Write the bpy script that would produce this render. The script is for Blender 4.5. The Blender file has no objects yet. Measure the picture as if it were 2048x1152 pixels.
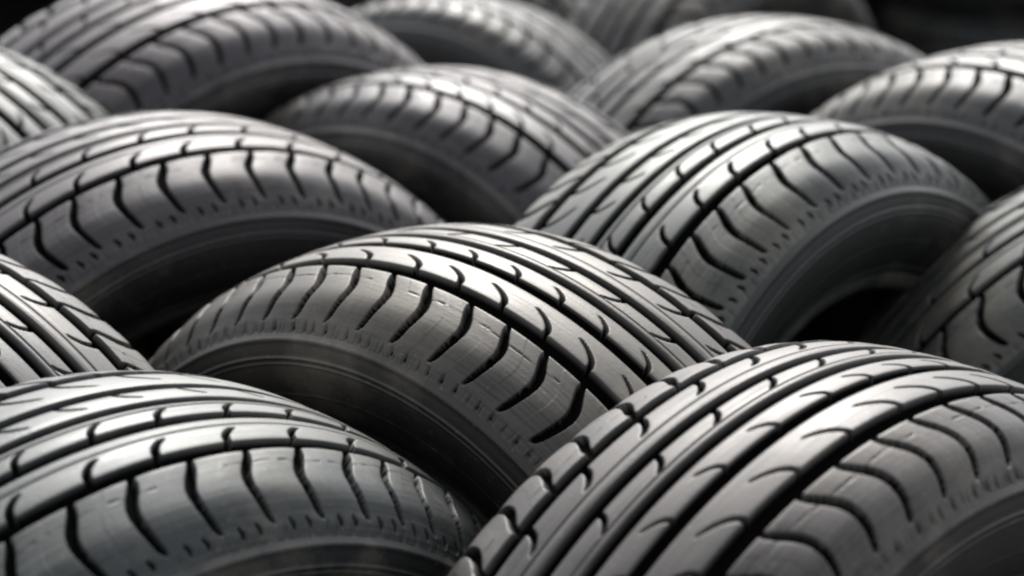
import bpy, math, random
import numpy as np
from mathutils import Matrix, Vector

R0 = 0.316                      # outer radius of a nominal tyre, metres
F_PX, PITCH, H_R = 4515.07, 0.2779, 3.1094
S = bpy.context.scene

# ------------------------------------------------------------------ camera
cam_d = bpy.data.cameras.new('camera'); cam = bpy.data.objects.new('camera', cam_d)
S.collection.objects.link(cam); S.camera = cam
cam.location = (0, 0, H_R*R0)
cam.rotation_euler = (math.pi/2 - PITCH, 0, 0)
cam_d.sensor_width = 36; cam_d.lens = F_PX/2048*36
cam_d.clip_start = 0.05; cam_d.clip_end = 500
cam_d.dof.use_dof = True; cam_d.dof.focus_distance = 1.27; cam_d.dof.aperture_fstop = 5.2

# ------------------------------------------------------------------ daylight (hazy, high, from behind the tyres)
SUN_EL, SUN_AZ = math.radians(42), math.radians(2)   # azimuth measured from +Y towards +X
w = bpy.data.worlds.new('World'); S.world = w; w.use_nodes = True
nt = w.node_tree; nt.nodes.clear()
sky = nt.nodes.new('ShaderNodeTexSky'); sky.sky_type = 'NISHITA'; sky.sun_disc = False
sky.sun_elevation = SUN_EL; sky.sun_rotation = SUN_AZ; sky.dust_density = 4.0; sky.air_density = 1.0
hs = nt.nodes.new('ShaderNodeHueSaturation'); hs.inputs['Saturation'].default_value = 0.22
bg = nt.nodes.new('ShaderNodeBackground'); bg.inputs['Strength'].default_value = 0.12
wo = nt.nodes.new('ShaderNodeOutputWorld')
nt.links.new(sky.outputs[0], hs.inputs['Color']); nt.links.new(hs.outputs[0], bg.inputs['Color'])
nt.links.new(bg.outputs[0], wo.inputs['Surface'])
sd = bpy.data.lights.new('sun', 'SUN'); sd.energy = 1.4; sd.angle = math.radians(22); sd.color = (1, .97, .93)
sun = bpy.data.objects.new('sun', sd); S.collection.objects.link(sun)
dirv = Vector((math.sin(SUN_AZ)*math.cos(SUN_EL), math.cos(SUN_AZ)*math.cos(SUN_EL), math.sin(SUN_EL)))
sun.rotation_euler = dirv.to_track_quat('Z', 'Y').to_euler()
sun.location = (0, 3, 4)
S.render.engine = 'CYCLES'
vs = S.view_settings; vs.view_transform = 'Standard'; vs.look = 'None'; vs.gamma = 1; vs.use_curve_mapping = False
vs.exposure = 1.35
S.cycles.filter_width = 2.2

# ------------------------------------------------------------------ materials
def new_mat(name):
    m = bpy.data.materials.new(name); m.use_nodes = True
    return m, m.node_tree, m.node_tree.nodes['Principled BSDF']

def ramp(n, a, b, ca, cb):
    r = n.nodes.new('ShaderNodeValToRGB')
    r.color_ramp.elements[0].position = a; r.color_ramp.elements[1].position = b
    r.color_ramp.elements[0].color = ca; r.color_ramp.elements[1].color = cb
    return r

def g(v): return (v, v, v, 1)

def rubber(name, lo, hi, rlo, rhi, uvs, bump=.12, cut_shade=None):
    """black rubber: dusty blotches, fine scuffs drawn out around the tyre, tint per tyre from the object colour"""
    m, n, p = new_mat(name); L = n.links.new
    tc = n.nodes.new('ShaderNodeTexCoord')
    mp = n.nodes.new('ShaderNodeMapping'); mp.inputs['Scale'].default_value = uvs
    L(tc.outputs['UV'], mp.inputs['Vector'])
    n1 = n.nodes.new('ShaderNodeTexNoise'); n1.inputs['Scale'].default_value = 9; n1.inputs['Detail'].default_value = 7
    n1.inputs['Roughness'].default_value = .65
    n2 = n.nodes.new('ShaderNodeTexNoise'); n2.inputs['Scale'].default_value = 1; n2.inputs['Detail'].default_value = 6
    L(mp.outputs[0], n2.inputs['Vector'])
    n3 = n.nodes.new('ShaderNodeTexNoise'); n3.inputs['Scale'].default_value = 420; n3.inputs['Detail'].default_value = 3
    L(tc.outputs['Object'], n3.inputs['Vector'])
    mx = n.nodes.new('ShaderNodeMath'); mx.operation = 'MULTIPLY_ADD'; mx.inputs[1].default_value = .5
    L(n2.outputs['Fac'], mx.inputs[0]); 
    m2 = n.nodes.new('ShaderNodeMath'); m2.operation = 'MULTIPLY'; m2.inputs[1].default_value = .5
    L(n1.outputs['Fac'], m2.inputs[0]); L(m2.outputs[0], mx.inputs[2])
    cr = ramp(n, .40, .60, g(lo), g(hi)); L(mx.outputs[0], cr.inputs[0])
    oi = n.nodes.new('ShaderNodeObjectInfo')
    tm = n.nodes.new('ShaderNodeMix'); tm.data_type = 'RGBA'; tm.blend_type = 'MULTIPLY'; tm.inputs[0].default_value = 1.0
    L(cr.outputs[0], tm.inputs[6]); L(oi.outputs['Color'], tm.inputs[7])
    # grains of pale dust
    sp = ramp(n, .66, .72, g(0), g(1)); L(n3.outputs['Fac'], sp.inputs[0])
    dm = n.nodes.new('ShaderNodeMix'); dm.data_type = 'RGBA'; dm.inputs[7].default_value = (.16, .155, .14, 1)
    dmf = n.nodes.new('ShaderNodeMath'); dmf.operation = 'MULTIPLY'; dmf.inputs[1].default_value = .45
    L(sp.outputs[0], dmf.inputs[0]); L(dmf.outputs[0], dm.inputs[0]); L(tm.outputs[2], dm.inputs[6]); L(oi.outputs['Color'], p.inputs['Specular Tint'])

    n4 = n.nodes.new('ShaderNodeTexNoise'); n4.inputs['Scale'].default_value = 5.5; n4.inputs['Detail'].default_value = 8
    n4.inputs['Roughness'].default_value = .7
    off = n.nodes.new('ShaderNodeVectorMath'); off.operation = 'ADD'
    L(tc.outputs['Object'], off.inputs[0]); L(oi.outputs['Random'], off.inputs[1]); L(off.outputs[0], n4.inputs['Vector'])
    L(off.outputs[0], n1.inputs['Vector'])
    pr = ramp(n, .50, .68, g(0), g(.75)); L(n4.outputs['Fac'], pr.inputs[0])
    pm = n.nodes.new('ShaderNodeMix'); pm.data_type = 'RGBA'; pm.inputs[7].default_value = (.13, .118, .095, 1)
    L(pr.outputs[0], pm.inputs[0]); L(dm.outputs[2], pm.inputs[6])
    dm = pm
    if cut_shade is None: L(dm.outputs[2], p.inputs['Base Color'])
    else:
        an = n.nodes.new('ShaderNodeAttribute'); an.attribute_name = 'dusty'  # dust on the crown, painted near-black shade in the cuts
        cm = n.nodes.new('ShaderNodeMix'); cm.data_type = 'RGBA'; cm.inputs[6].default_value = g(cut_shade)
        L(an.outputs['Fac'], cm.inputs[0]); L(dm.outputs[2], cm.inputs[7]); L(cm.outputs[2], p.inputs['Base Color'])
        sl = n.nodes.new('ShaderNodeMath'); sl.operation = 'MULTIPLY_ADD'; sl.inputs[1].default_value = .38; sl.inputs[2].default_value = .02  # low specular in the cuts keeps their painted shade dark
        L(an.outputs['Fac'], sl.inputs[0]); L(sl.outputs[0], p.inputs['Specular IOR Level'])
        cut_shade_fac = an.outputs['Fac']
    rr = ramp(n, .35, .7, g(rlo), g(rhi)); L(mx.outputs[0], rr.inputs[0])
    if cut_shade is None: L(rr.outputs[0], p.inputs['Roughness'])
    else:
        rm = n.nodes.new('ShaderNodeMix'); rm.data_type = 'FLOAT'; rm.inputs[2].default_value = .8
        L(cut_shade_fac, rm.inputs[0]); L(rr.outputs[0], rm.inputs[3]); L(rm.outputs[0], p.inputs['Roughness'])
    b = n.nodes.new('ShaderNodeBump'); b.inputs['Strength'].default_value = bump; b.inputs['Distance'].default_value = .002
    L(n2.outputs['Fac'], b.inputs['Height'])
    b2 = n.nodes.new('ShaderNodeBump'); b2.inputs['Strength'].default_value = .14; b2.inputs['Distance'].default_value = .0008
    L(n3.outputs['Fac'], b2.inputs['Height']); L(b.outputs[0], b2.inputs['Normal']); L(b2.outputs[0], p.inputs['Normal'])
    return m

M_TREAD = rubber('tread_rubber', .016, .054, .36, .64, (24, 160, 1), .05, cut_shade=.003)
M_SIDE = rubber('sidewall_rubber', .007, .015, .42, .58, (10, 300, 1), .08)
M_BEAD = rubber('bead_rubber', .014, .024, .40, .55, (10, 100, 1), .08)
M_LINER = rubber('liner_rubber', .008, .016, .45, .6, (20, 100, 1), .1)

# ------------------------------------------------------------------ tyre shape (all in units of the outer radius)
# profile from the crown centre over the shoulder: (half width, radius)
PR = np.array([(0, 1.0), (.05, .9995), (.10, .996), (.15, .9905), (.185, .9845), (.20, .9800), (.24, .9655), (.27, .9520), (.290, .9365),
               (.304, .918), (.316, .900), (.325, .884), (.330, .874)])
def dense(P, n=400):
    t = np.concatenate([[0], np.cumsum(np.hypot(*np.diff(P, axis=0).T))])
    # Catmull-Rom
    out = []
    Q = np.vstack([2*P[0]-P[1], P, 2*P[-1]-P[-2]])
    for i in range(len(P)-1):
        u = np.linspace(0, 1, n//len(P), endpoint=False)[:, None]
        p0, p1, p2, p3 = Q[i], Q[i+1], Q[i+2], Q[i+3]
        out.append(.5*((2*p1)+(-p0+p2)*u+(2*p0-5*p1+4*p2-p3)*u**2+(-p0+3*p1-3*p2+p3)*u**3))
    out.append(P[-1:])
    return np.vstack(out)
DP = dense(PR)
DT = np.concatenate([[0], np.cumsum(np.hypot(*np.diff(DP, axis=0).T))])
TMAX = DT[-1]
def at_t(t):
    """axial position, radius and outward normal (axial, radial) at arc length t (signed)"""
    s = np.sign(t); a = np.interp(abs(t), DT, DP[:, 0]); r = np.interp(abs(t), DT, DP[:, 1])
    e = .003
    a2 = np.interp(abs(t)+e, DT, DP[:, 0]); r2 = np.interp(abs(t)+e, DT, DP[:, 1])
    a1 = np.interp(np.maximum(abs(t)-e, 0), DT, DP[:, 0]); r1 = np.interp(np.maximum(abs(t)-e, 0), DT, DP[:, 1])
    da, dr = a2-a1, r2-r1
    l = np.hypot(da, dr)
    return s*a, r, s*(-dr/l), da/l

def sst(x): 
    x = np.clip(x, 0, 1); return x*x*(3-2*x)

def pitches(n, seed, var=.09):
    rng = np.random.RandomState(seed)
    w_ = 1+var*rng.choice([-1, 0, 1], n)
    # runs of equal pitch, as on real tyres
    for i in range(1, n):
        if rng.rand() < .6: w_[i] = w_[i-1]
    c = np.concatenate([[0], np.cumsum(w_)]); return c[:-1]/c[-1]*2*np.pi

# main grooves: centre, half width
GR = [(.177, .0165), (.073, .0128), (.001, .0105), (-.072, .0122), (-.176, .0145)]

def tread_mesh(nth=3600, seed=3):
    # arc-length stations: even, plus extra ones at every groove wall
    ts = list(np.arange(-TMAX, TMAX+1e-9, .0026))
    for c, h in GR:
        for s in (-1, 1):
            for d in (-.0022, -.0010, 0, .0012): ts.append(c+s*(h+d))
    ts = np.array(sorted(ts)); keep = [0]
    for i in range(1, len(ts)):
        if ts[i]-ts[keep[-1]] > .0007: keep.append(i)
    ts = ts[keep]; ts[0] = -TMAX; ts[-1] = TMAX
    na = len(ts)
    th = np.arange(nth)*2*np.pi/nth
    TH, T = np.meshgrid(th, ts, indexing='ij')
    rng = np.random.RandomState(seed)
    depth = np.zeros_like(TH); thin = np.zeros_like(TH)
    W = .0017
    def cut(d, half, dep, m=1.0):
        nonlocal depth
        depth = np.maximum(depth, dep*m*(1-sst((np.abs(d)-half+W*.5)/W)))
    for c, h in GR:
        cut(T-c, h, .030)
    def wrapd(x): return (x+np.pi) % (2*np.pi)-np.pi
    def nearest(arr, x):
        """signed angle to the nearest member of arr and its index"""
        a = np.concatenate([arr-2*np.pi, arr, arr+2*np.pi]); a = np.sort(a)
        i = np.clip(np.searchsorted(a, x), 1, len(a)-1)
        lo, hi = a[i-1], a[i]
        j = np.where(x-lo < hi-x, i-1, i)
        return x-a[j], j
    def rib_hooks(arr, t0, t1, bend, width, dep, power=2.3, tip=.25):
        """slots that leave a groove at t0 and hook round towards t1"""
        nonlocal depth
        u = (T-t0)/(t1-t0); uc = np.clip(u, 0, 1)
        d, j = nearest(arr, (TH-math.radians(bend)*uc**power) % (2*np.pi))
        slope = math.radians(bend)*power*uc**(power-1)/abs(t1-t0)
        dist = d/np.sqrt(1+slope**2)
        wd = width*(1-(1-tip)*uc)
        m = sst((1.0-u)/.12)*(u > -.3)*sst((u+.3)/.1)
        depth = np.maximum(depth, dep*(.5+.5*(1-uc))*m*(1-sst((np.abs(dist)-wd+W*.5)/W)))
    # sweep of the shoulder slots: arc length against angle (degrees)
    TT_ = np.linspace(.185, .345, 40)
    OO_ = np.polyval(np.polyfit([.185, .205, .225, .25, .28, .305, .325, .345], [.15, 0, -1.0, -1.75, -2.05, -1.85, -1.35, -.7], 5), TT_)
    def shoulder(arr, side, t0, tend, skew, dimples):
        nonlocal depth, thin
        tt = T*side
        u = (tt-t0)/(tend-t0); uc = np.clip(u, 0, 1)
        # S-shaped slot: straight out of the groove, sweeps over, straightens
        off = np.radians(np.interp(tt, TT_, OO_))
        d, j = nearest(arr, (TH-off) % (2*np.pi))
        slope = (np.radians(np.interp(tt+.001, TT_, OO_))-off)/.001
        dist = d/np.sqrt(1+slope**2)
        wd = .0056+.0042*np.sin(np.pi*np.clip(uc*1.05, 0, 1))+.0008*np.sin(j*1.7)
        wd = wd*(1-.45*sst((uc-.90)/.10))
        m = sst((1-u)/.10)*(u > -.15)
        depth = np.maximum(depth, (.024-.008*uc)*m*(1-sst((np.abs(dist)-wd+W*.5)/W)))
        # thin sipes: one running round the tyre, one short one across each block
        ts_ = t0+.22*(tend-t0)
        far = np.minimum(np.abs(d), 9)
        l1 = (1-sst((np.abs(tt-ts_-.0035*np.sin(j*2.1+d*20))-.0002)/.0016))*(far > .010)*(far < .047)*(np.sin(j*3.7) > -.75)
        thin = np.maximum(thin, l1)
        mid = (arr+np.roll(arr, -1))/2; mid[-1] = (arr[-1]+2*np.pi+arr[0])/2 % (2*np.pi)
        mid = np.sort(mid)
        d2, _ = nearest(mid, (TH-off) % (2*np.pi))
        # each shoulder block is a little domed and sits at its own height
        depth = depth + (.0022*np.clip(d2/.05, -1, 1)**2 + .0006*np.sin(j*2.9))*sst(u/.05)*sst((1-u)/.1)
        # paired dimples below each block
        td = tend+.001
        for o in ((-.019, .019) if dimples else ()):
            dd = np.hypot((d2-o)*1.35, (tt-td)*.62)
            depth = np.maximum(depth, .0070*(1-sst((dd-.0052)/.0022)))
        # buttress: short uneven ribs running down to the edge
        base = np.zeros_like(TH)
        for f, a_ in ((61*3, 1.0), (61*5+2, .6), (61*8+1, .5), (61*2, .5)):
            base += a_*np.sin(TH*f + rng.rand()*6 + 1.5*np.sin(TH*7+f)+ 26*tt*np.sin(f))
        z_ = sst((tt-(tend-.006))/.022)*sst((TMAX-.004-tt)/.012)
        depth = depth + (.0013 if dimples else .0030)*z_*np.clip(base, -1.4, 1.8)
    A_sh = pitches(61, 11); B_sh = pitches(61, 12)
    A_rb = pitches(52, 13); B_rb = pitches(44, 14)
    A_rb2 = (A_rb+.055) % (2*np.pi); A_rb2.sort(); B_rb2 = (B_rb+.075) % (2*np.pi); B_rb2.sort()
    shoulder(A_sh, 1, .1915, .345, 0, False)
    shoulder(B_sh, -1, .1880, .343, 0, True)
    rib_hooks(A_rb, .1620, .112, 3.9, .0062, .026)
    rib_hooks(A_rb2, .0625, .028, 2.6, .0052, .024)
    rib_hooks(B_rb, -.164, -.119, 2.3, .0080, .028, tip=.4)
    rib_hooks(B_rb2, -.0615, -.026, 1.9, .0066, .026, tip=.4)
    # shallow lines that part off the thin ridges
    cut(T+.109, .0014, .0060); cut(T+.0235, .0012, .0050)
    depth = np.maximum(depth, .0022*thin)
    # every rib slightly crowned, thin ridges on the inner half standing proud
    for (c0, h0), (c1, h1) in zip(GR[:-1], GR[1:]):
        lo, hi = c1+h1, c0-h0
        v = (T-(lo+hi)/2)/((hi-lo)/2)
        depth = depth + .0011*np.clip(v*v, 0, 1)*(np.abs(v) < 1)
    for c in (-.0955, -.0165): depth = depth - .0013*np.exp(-((T-c)/.0055)**2)
    # slight crown of every rib and wavy wear
    # rounded shoulders of the ribs next to the main grooves
    for c, h in GR:
        e = np.abs(T-c)-h
        depth = depth + .0013*np.exp(-np.clip(e, 0, 1)/.0028)*(e > 0)
    # thin ridges stand a touch proud
    a, r, na_, nr_ = at_t(ts)
    A = a[None, :]-depth*na_[None, :]; Rr = r[None, :]-depth*nr_[None, :]
    # local frame: axle along Y; outer side (wide groove) faces -Y
    X = Rr*np.cos(TH)*R0; Z = Rr*np.sin(TH)*R0; Y = -A*R0
    co = np.stack([X, Y, Z], -1).reshape(-1, 3)
    I = np.arange(nth)[:, None]; J = np.arange(na-1)[None, :]; I2 = (I+1) % nth
    q = np.stack([I*na+J, I*na+J+1, I2*na+J+1, I2*na+J], -1).reshape(-1, 4)
    me = mesh_from(co, q, 'tread')
    U = (np.arange(nth+1)/nth)
    uI = np.broadcast_to(I, (nth, na-1)); uJ = np.broadcast_to(J, (nth, na-1))
    uv = np.stack([np.stack([U[uI], ts[uJ]], -1), np.stack([U[uI], ts[uJ+1]], -1),
                   np.stack([U[uI+1], ts[uJ+1]], -1), np.stack([U[uI+1], ts[uJ]], -1)], 2).reshape(-1, 2)
    me.uv_layers.new(name='uv').data.foreach_set('uv', uv.astype(np.float32).ravel())
    # surface that touches the road and gathers dust (1) as against cuts painted near black for the shade in them (0)
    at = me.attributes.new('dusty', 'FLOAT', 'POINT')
    at.data.foreach_set('value', ((1-sst((depth-.0036)/.0014))*(1-.75*thin)).astype(np.float32).ravel())  # thin sipes darkened too, as painted crease shade
    return me

def mesh_from(co, q, name):
    me = bpy.data.meshes.new(name)
    me.vertices.add(len(co)); me.vertices.foreach_set('co', co.astype(np.float32).ravel())
    me.loops.add(len(q)*4); me.loops.foreach_set('vertex_index', q.astype(np.int32).ravel())
    me.polygons.add(len(q)); me.polygons.foreach_set('loop_start', np.arange(0, len(q)*4, 4, dtype=np.int32))
    me.polygons.foreach_set('loop_total', np.full(len(q), 4, np.int32))
    me.polygons.foreach_set('use_smooth', np.ones(len(q), bool))
    me.update(calc_edges=True); me.validate()
    return me

def revolve(P, name, nth=360, closed=False, flip=False):
    P = np.array(P, float)
    if flip: P[:, 0] *= -1
    n = len(P); th = np.arange(nth)*2*np.pi/nth
    X = P[None, :, 1]*np.cos(th)[:, None]*R0; Z = P[None, :, 1]*np.sin(th)[:, None]*R0
    Y = np.broadcast_to(-P[None, :, 0]*R0, X.shape)
    co = np.stack([X, Y, Z], -1).reshape(-1, 3)
    m = n if closed else n-1
    I = np.arange(nth)[:, None]; J = np.arange(m)[None, :]; I2 = (I+1) % nth; J2 = (J+1) % n
    q = np.stack([I*n+J, I*n+J2, I2*n+J2, I2*n+J], -1)
    if flip: q = q[..., ::-1]
    q = q.reshape(-1, 4)
    me = mesh_from(co, q, name)
    L = np.concatenate([[0], np.cumsum(np.hypot(*np.diff(P, axis=0).T))]); L = np.append(L, L[-1]+.01)
    uI = np.broadcast_to(I, (nth, m))/nth; uJ = np.broadcast_to(J, (nth, m))
    uv = np.stack([np.stack([uI, L[uJ]], -1), np.stack([uI, L[uJ+1]], -1),
                   np.stack([uI+1/nth, L[uJ+1]], -1), np.stack([uI+1/nth, L[uJ]], -1)], 2)
    if flip: uv = uv[:, :, ::-1]
    me.uv_layers.new(name='uv').data.foreach_set('uv', uv.reshape(-1, 2).astype(np.float32).ravel())
    return me

def ridged(P, ridges):
    """dense copy of a profile with small ridges (position along the curve 0..1, height, width)"""
    P = np.array(P, float); D = dense(P, 26*len(P))
    t = np.concatenate([[0], np.cumsum(np.hypot(*np.diff(D, axis=0).T))]); t /= t[-1]
    tg = np.gradient(D, axis=0); tg /= np.hypot(tg[:, 0], tg[:, 1])[:, None]
    nrm = np.stack([-tg[:, 1], tg[:, 0]], 1)
    h = sum(a*np.exp(-((t-c)/w_)**2) for c, a, w_ in ridges)
    return D+nrm*h[:, None]

SIDE = ridged([(.320, .886), (.3315, .876), (.338, .862), (.3425, .838), (.343, .810), (.338, .780), (.328, .750),
               (.315, .722), (.300, .698), (.290, .684)],
              [(.10, .0024, .026), (.26, .0024, .014), (.31, .0015, .010), (.60, .0012, .010), (.93, .0050, .03)])
BEAD = [(.291, .686), (.292, .672), (.288, .658), (.278, .648), (.264, .644), (.252, .648), (.247, .660), (.252, .680), (.262, .70)]
LINER_H = [(.250, .668), (.262, .70), (.290, .74), (.306, .79), (.300, .84), (.272, .885), (.235, .918), (.17, .938), (.08, .950)]
LINER = LINER_H+[(0, .952)]+[(-a, r) for a, r in LINER_H[::-1]]

ME = {'tread': tread_mesh(), 'side_o': revolve(SIDE, 'sidewall', 480), 'side_i': revolve(SIDE, 'sidewall', 480, flip=True),
      'bead_o': revolve(dense(np.array(BEAD), 90), 'bead'), 'bead_i': revolve(dense(np.array(BEAD), 90), 'bead', flip=True),
      'liner': revolve(dense(np.array(LINER), 200)[:, :], 'inner_liner')}
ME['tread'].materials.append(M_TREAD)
for k in ('side_o', 'side_i'): ME[k].materials.append(M_SIDE)
for k in ('bead_o', 'bead_i'): ME[k].materials.append(M_BEAD)
ME['liner'].materials.append(M_LINER)

GROUP = 'tyres standing in interlocked slanting rows'
CHILD = [('tread', 'tread'), ('sidewall', 'side_o'), ('sidewall', 'side_i'), ('bead', 'bead_o'), ('bead', 'bead_i'), ('inner_liner', 'liner')]
def first_tyre():
    e = bpy.data.objects.new('tyre', None); e.empty_display_size = .1
    S.collection.objects.link(e)
    for nm, k in CHILD:
        o = bpy.data.objects.new(nm, ME[k]); S.collection.objects.link(o); o.parent = e
        o.location = (0, 0, R0)
    return e
proto = first_tyre()
used = [False]
PROF = np.vstack([DP, np.array(SIDE)])

def place(q, label, inner_near=False, phase=0.0, tint=(1, 1, 1)):
    """q = x, y, yaw, lean, size, in units of R0; the tyre stands on the ground"""
    x, y, yaw, lean, k = q
    zc = k*float(np.max(PROF[:, 1]*math.cos(lean)+PROF[:, 0]*abs(math.sin(lean))))
    if not used[0]:
        e = proto; kids = list(proto.children); used[0] = True
    else:
        e = proto.copy(); S.collection.objects.link(e); kids = []
        for c in proto.children:
            d = c.copy(); S.collection.objects.link(d); d.parent = e; kids.append(d)
    rot = Matrix.Rotation(yaw, 4, 'Z') @ Matrix.Rotation(-lean, 4, 'X')
    c = Vector((x, y, zc))*R0
    e.rotation_euler = rot.to_euler(); e.scale = (k, k, k)
    e.location = c - (rot.to_3x3() @ Vector((0, 0, 1)))*R0*k
    for o in kids:
        o.rotation_euler = (Matrix.Rotation(math.pi if inner_near else 0, 4, 'Z') @ Matrix.Rotation(math.radians(phase)*-1, 4, 'Y')).to_euler()
        o.color = (*[1+(c_-1)*.36 for c_ in tint], 1)
    e['label'] = label; e['category'] = 'tyre'; e['group'] = GROUP
    return e

TY = [
 # name, (x, y, yaw, lean, size), label, inner side near, spin, tint
 ('A', (-0.0708, 4.2368, -0.7392, -0.0292, 0.9993), 'grey dusty tyre in the middle of the picture, whole upper arc in view', False, 0, (1.25, 1.12, .90)),
 ('C', (0.5085, 3.5136, 0.7848, -0.0208, 0.9859), 'nearest and largest tyre, bottom right, wide tread reaching the bottom edge', False, 3, (1.12, 1.0, .95)),
 ('B', (-0.7300, 3.4486, 0.7662, -0.1157, 0.9731), 'near tyre in the bottom left corner, paired dimples under its shoulder blocks', True, 2, (.86, 1.04, 1.04)),
 ('D', (-0.8664, 5.2111, 0.6525, -0.0861, 1.0176), 'tyre at left behind the bottom left one, broad shaded sidewall facing the camera', True, 0, (1.08, .95, 1.05)),
 ('E', (0.5612, 5.0563, 0.8578, 0.0196, 1.0305), 'tyre right of centre with bright grooved ribs and long curved shoulder slots', True, 1, (.88, 1.05, .98)),
 ('F', (-0.1982, 6.1711, -0.6401, 0.0241, 0.9839), 'slightly blurred tyre at upper centre, directly behind the middle tyre', False, 4, (1.05, .97, 1.06)),
 ('G', (-1.2936, 4.1646, -0.6135, 0.0107, 1.0058), 'tyre cut by the left edge at mid height, only tread and slanted blocks visible', False, 1, (1.02, 1.0, 1.0)),
 ('H', (-1.6546, 5.9119, -0.5846, -0.0154, 1.0563), 'tyre cut by the left edge near the top, pale ribs sloping down right', False, 5, (.94, 1.07, 1.0)),
 ('I', (-0.9950, 6.6500, 0.7880, -0.1450, 1.0850), 'blurred tyre at upper left with rounded shoulder blocks and dark mauve sidewall', False, 2, (1.12, .93, 1.10)),
 ('J', (-0.2456, 8.0671, -0.5531, 0.1371, 0.9459), 'strongly blurred tyre at the top edge, directly behind the upper left tyre', False, 3, (.98, 1.0, .98)),
 ('K', (0.7900, 6.7800, 0.6000, 0.0720, 1.0080), 'blurred tyre at upper right of centre, bright spots on its shoulder blocks', False, 0, (.99, 1.0, 1.0)),
 ('L', (1.4349, 5.9196, -0.8764, -0.0606, 1.0400), 'tyre cut by the right edge near the top, against the black background', False, 2, (1.0, 1.0, 1.0)),
 ('M', (1.6991, 5.0335, 0.0112, -0.0720, 1.0100), 'tyre cut by the right edge at mid height, in shade, ribs rising right', True, 5, (.90, 1.06, 1.0)),
 ('N', (.82, 9.0, .90, 0, 1), 'far blurred tyre at the top edge right of centre, black hollow beside it', False, 5, (1, 1, .98)),
 ('P', (-.22, 9.4, -.65, 0, 1), 'farthest pale blurred tyre, a sliver at the top edge right of the centre', False, 1, (1.0, 1.02, .97)),
]
for nm, q, lab, inn, ph, tint in TY:
    place(q, lab, inn, ph, tint)

# one more tyre lying flat on the slab just inside the added dark shelter
e = place((3.1, 15.1, 0, 0, 1), 'faint tyre lying flat in the black background near the top right corner', True, 0, (1, 1, 1))
e.rotation_euler = (math.pi/2, 0, .4)
e.location = (3.1*R0, 15.1*R0+R0, .031+.344*R0)
del e['group']

# ------------------------------------------------------------------ ground and an added roofed shelter that shades the background black
def box(me_list, x0, x1, y0, y1, z0, z1):
    b = len(me_list[0])
    me_list[0] += [(x, y, z) for x in (x0, x1) for y in (y0, y1) for z in (z0, z1)]
    for f in ((0, 1, 3, 2), (4, 6, 7, 5), (0, 4, 5, 1), (2, 3, 7, 6), (0, 2, 6, 4), (1, 5, 7, 3)):
        me_list[1].append(tuple(b+i for i in f))
def mesh_obj(name, ml, mat, parent=None):
    me = bpy.data.meshes.new(name); me.from_pydata(ml[0], [], ml[1]); me.update(); me.materials.append(mat)
    o = bpy.data.objects.new(name, me); S.collection.objects.link(o); o.parent = parent
    return o

m, n, p = new_mat('asphalt')
tc = n.nodes.new('ShaderNodeTexCoord'); nz = n.nodes.new('ShaderNodeTexNoise'); nz.inputs['Scale'].default_value = 3; nz.inputs['Detail'].default_value = 9
vz = n.nodes.new('ShaderNodeTexVoronoi'); vz.inputs['Scale'].default_value = 120
n.links.new(tc.outputs['Object'], nz.inputs['Vector']); n.links.new(tc.outputs['Object'], vz.inputs['Vector'])
cr = ramp(n, .3, .7, g(.030), g(.055)); n.links.new(nz.outputs['Fac'], cr.inputs[0]); n.links.new(cr.outputs[0], p.inputs['Base Color'])
p.inputs['Roughness'].default_value = .9
b = n.nodes.new('ShaderNodeBump'); b.inputs['Strength'].default_value = .5; b.inputs['Distance'].default_value = .004
n.links.new(vz.outputs['Distance'], b.inputs['Height']); n.links.new(b.outputs[0], p.inputs['Normal'])
M_ASPH = m
gl = [[(-60, -30, 0), (60, -30, 0), (60, 90, 0), (-60, 90, 0)], [(0, 1, 2, 3)]]
go = mesh_obj('ground', gl, M_ASPH); go['kind'] = 'structure'; go['label'] = 'dark asphalt yard under the tyres'

m, n, p = new_mat('shelter_dark'); tc = n.nodes.new('ShaderNodeTexCoord'); nz = n.nodes.new('ShaderNodeTexNoise'); nz.inputs['Scale'].default_value = 2
n.links.new(tc.outputs['Object'], nz.inputs['Vector']); cr = ramp(n, .3, .7, g(.010), g(.018)); n.links.new(nz.outputs['Fac'], cr.inputs[0])
n.links.new(cr.outputs[0], p.inputs['Base Color']); p.inputs['Roughness'].default_value = .85
M_SHELTER = m
shade_shelter = bpy.data.objects.new('shade_shelter', None); S.collection.objects.link(shade_shelter); shade_shelter.location = (0, 4.3, 0)  # added to keep light off the background so it stays black
shade_shelter['label'] = 'added low shelter that shades the background black behind the far tyres'; shade_shelter['category'] = 'shade_shelter'
Y0, Y1, XW, ZR = 0, 6.0, 4.0, .75
ml = [[], []]; box(ml, -XW, XW, Y1, Y1+.06, 0, ZR); mesh_obj('shade_back', ml, M_SHELTER, shade_shelter)
for s in (-1, 1):
    ml = [[], []]; box(ml, min(s*XW, s*(XW+.06)), max(s*XW, s*(XW+.06)), Y0, Y1+.06, 0, ZR); mesh_obj('shade_side', ml, M_SHELTER, shade_shelter)
ml = [[], []]; box(ml, -XW-.1, XW+.1, Y0-.1, Y1+.1, ZR+.003, ZR+.06); mesh_obj('shade_roof', ml, M_SHELTER, shade_shelter)
ml = [[], []]; box(ml, -XW+.01, XW-.01, Y0, Y1-.003, .004, .03); mesh_obj('shade_floor', ml, M_SHELTER, shade_shelter)
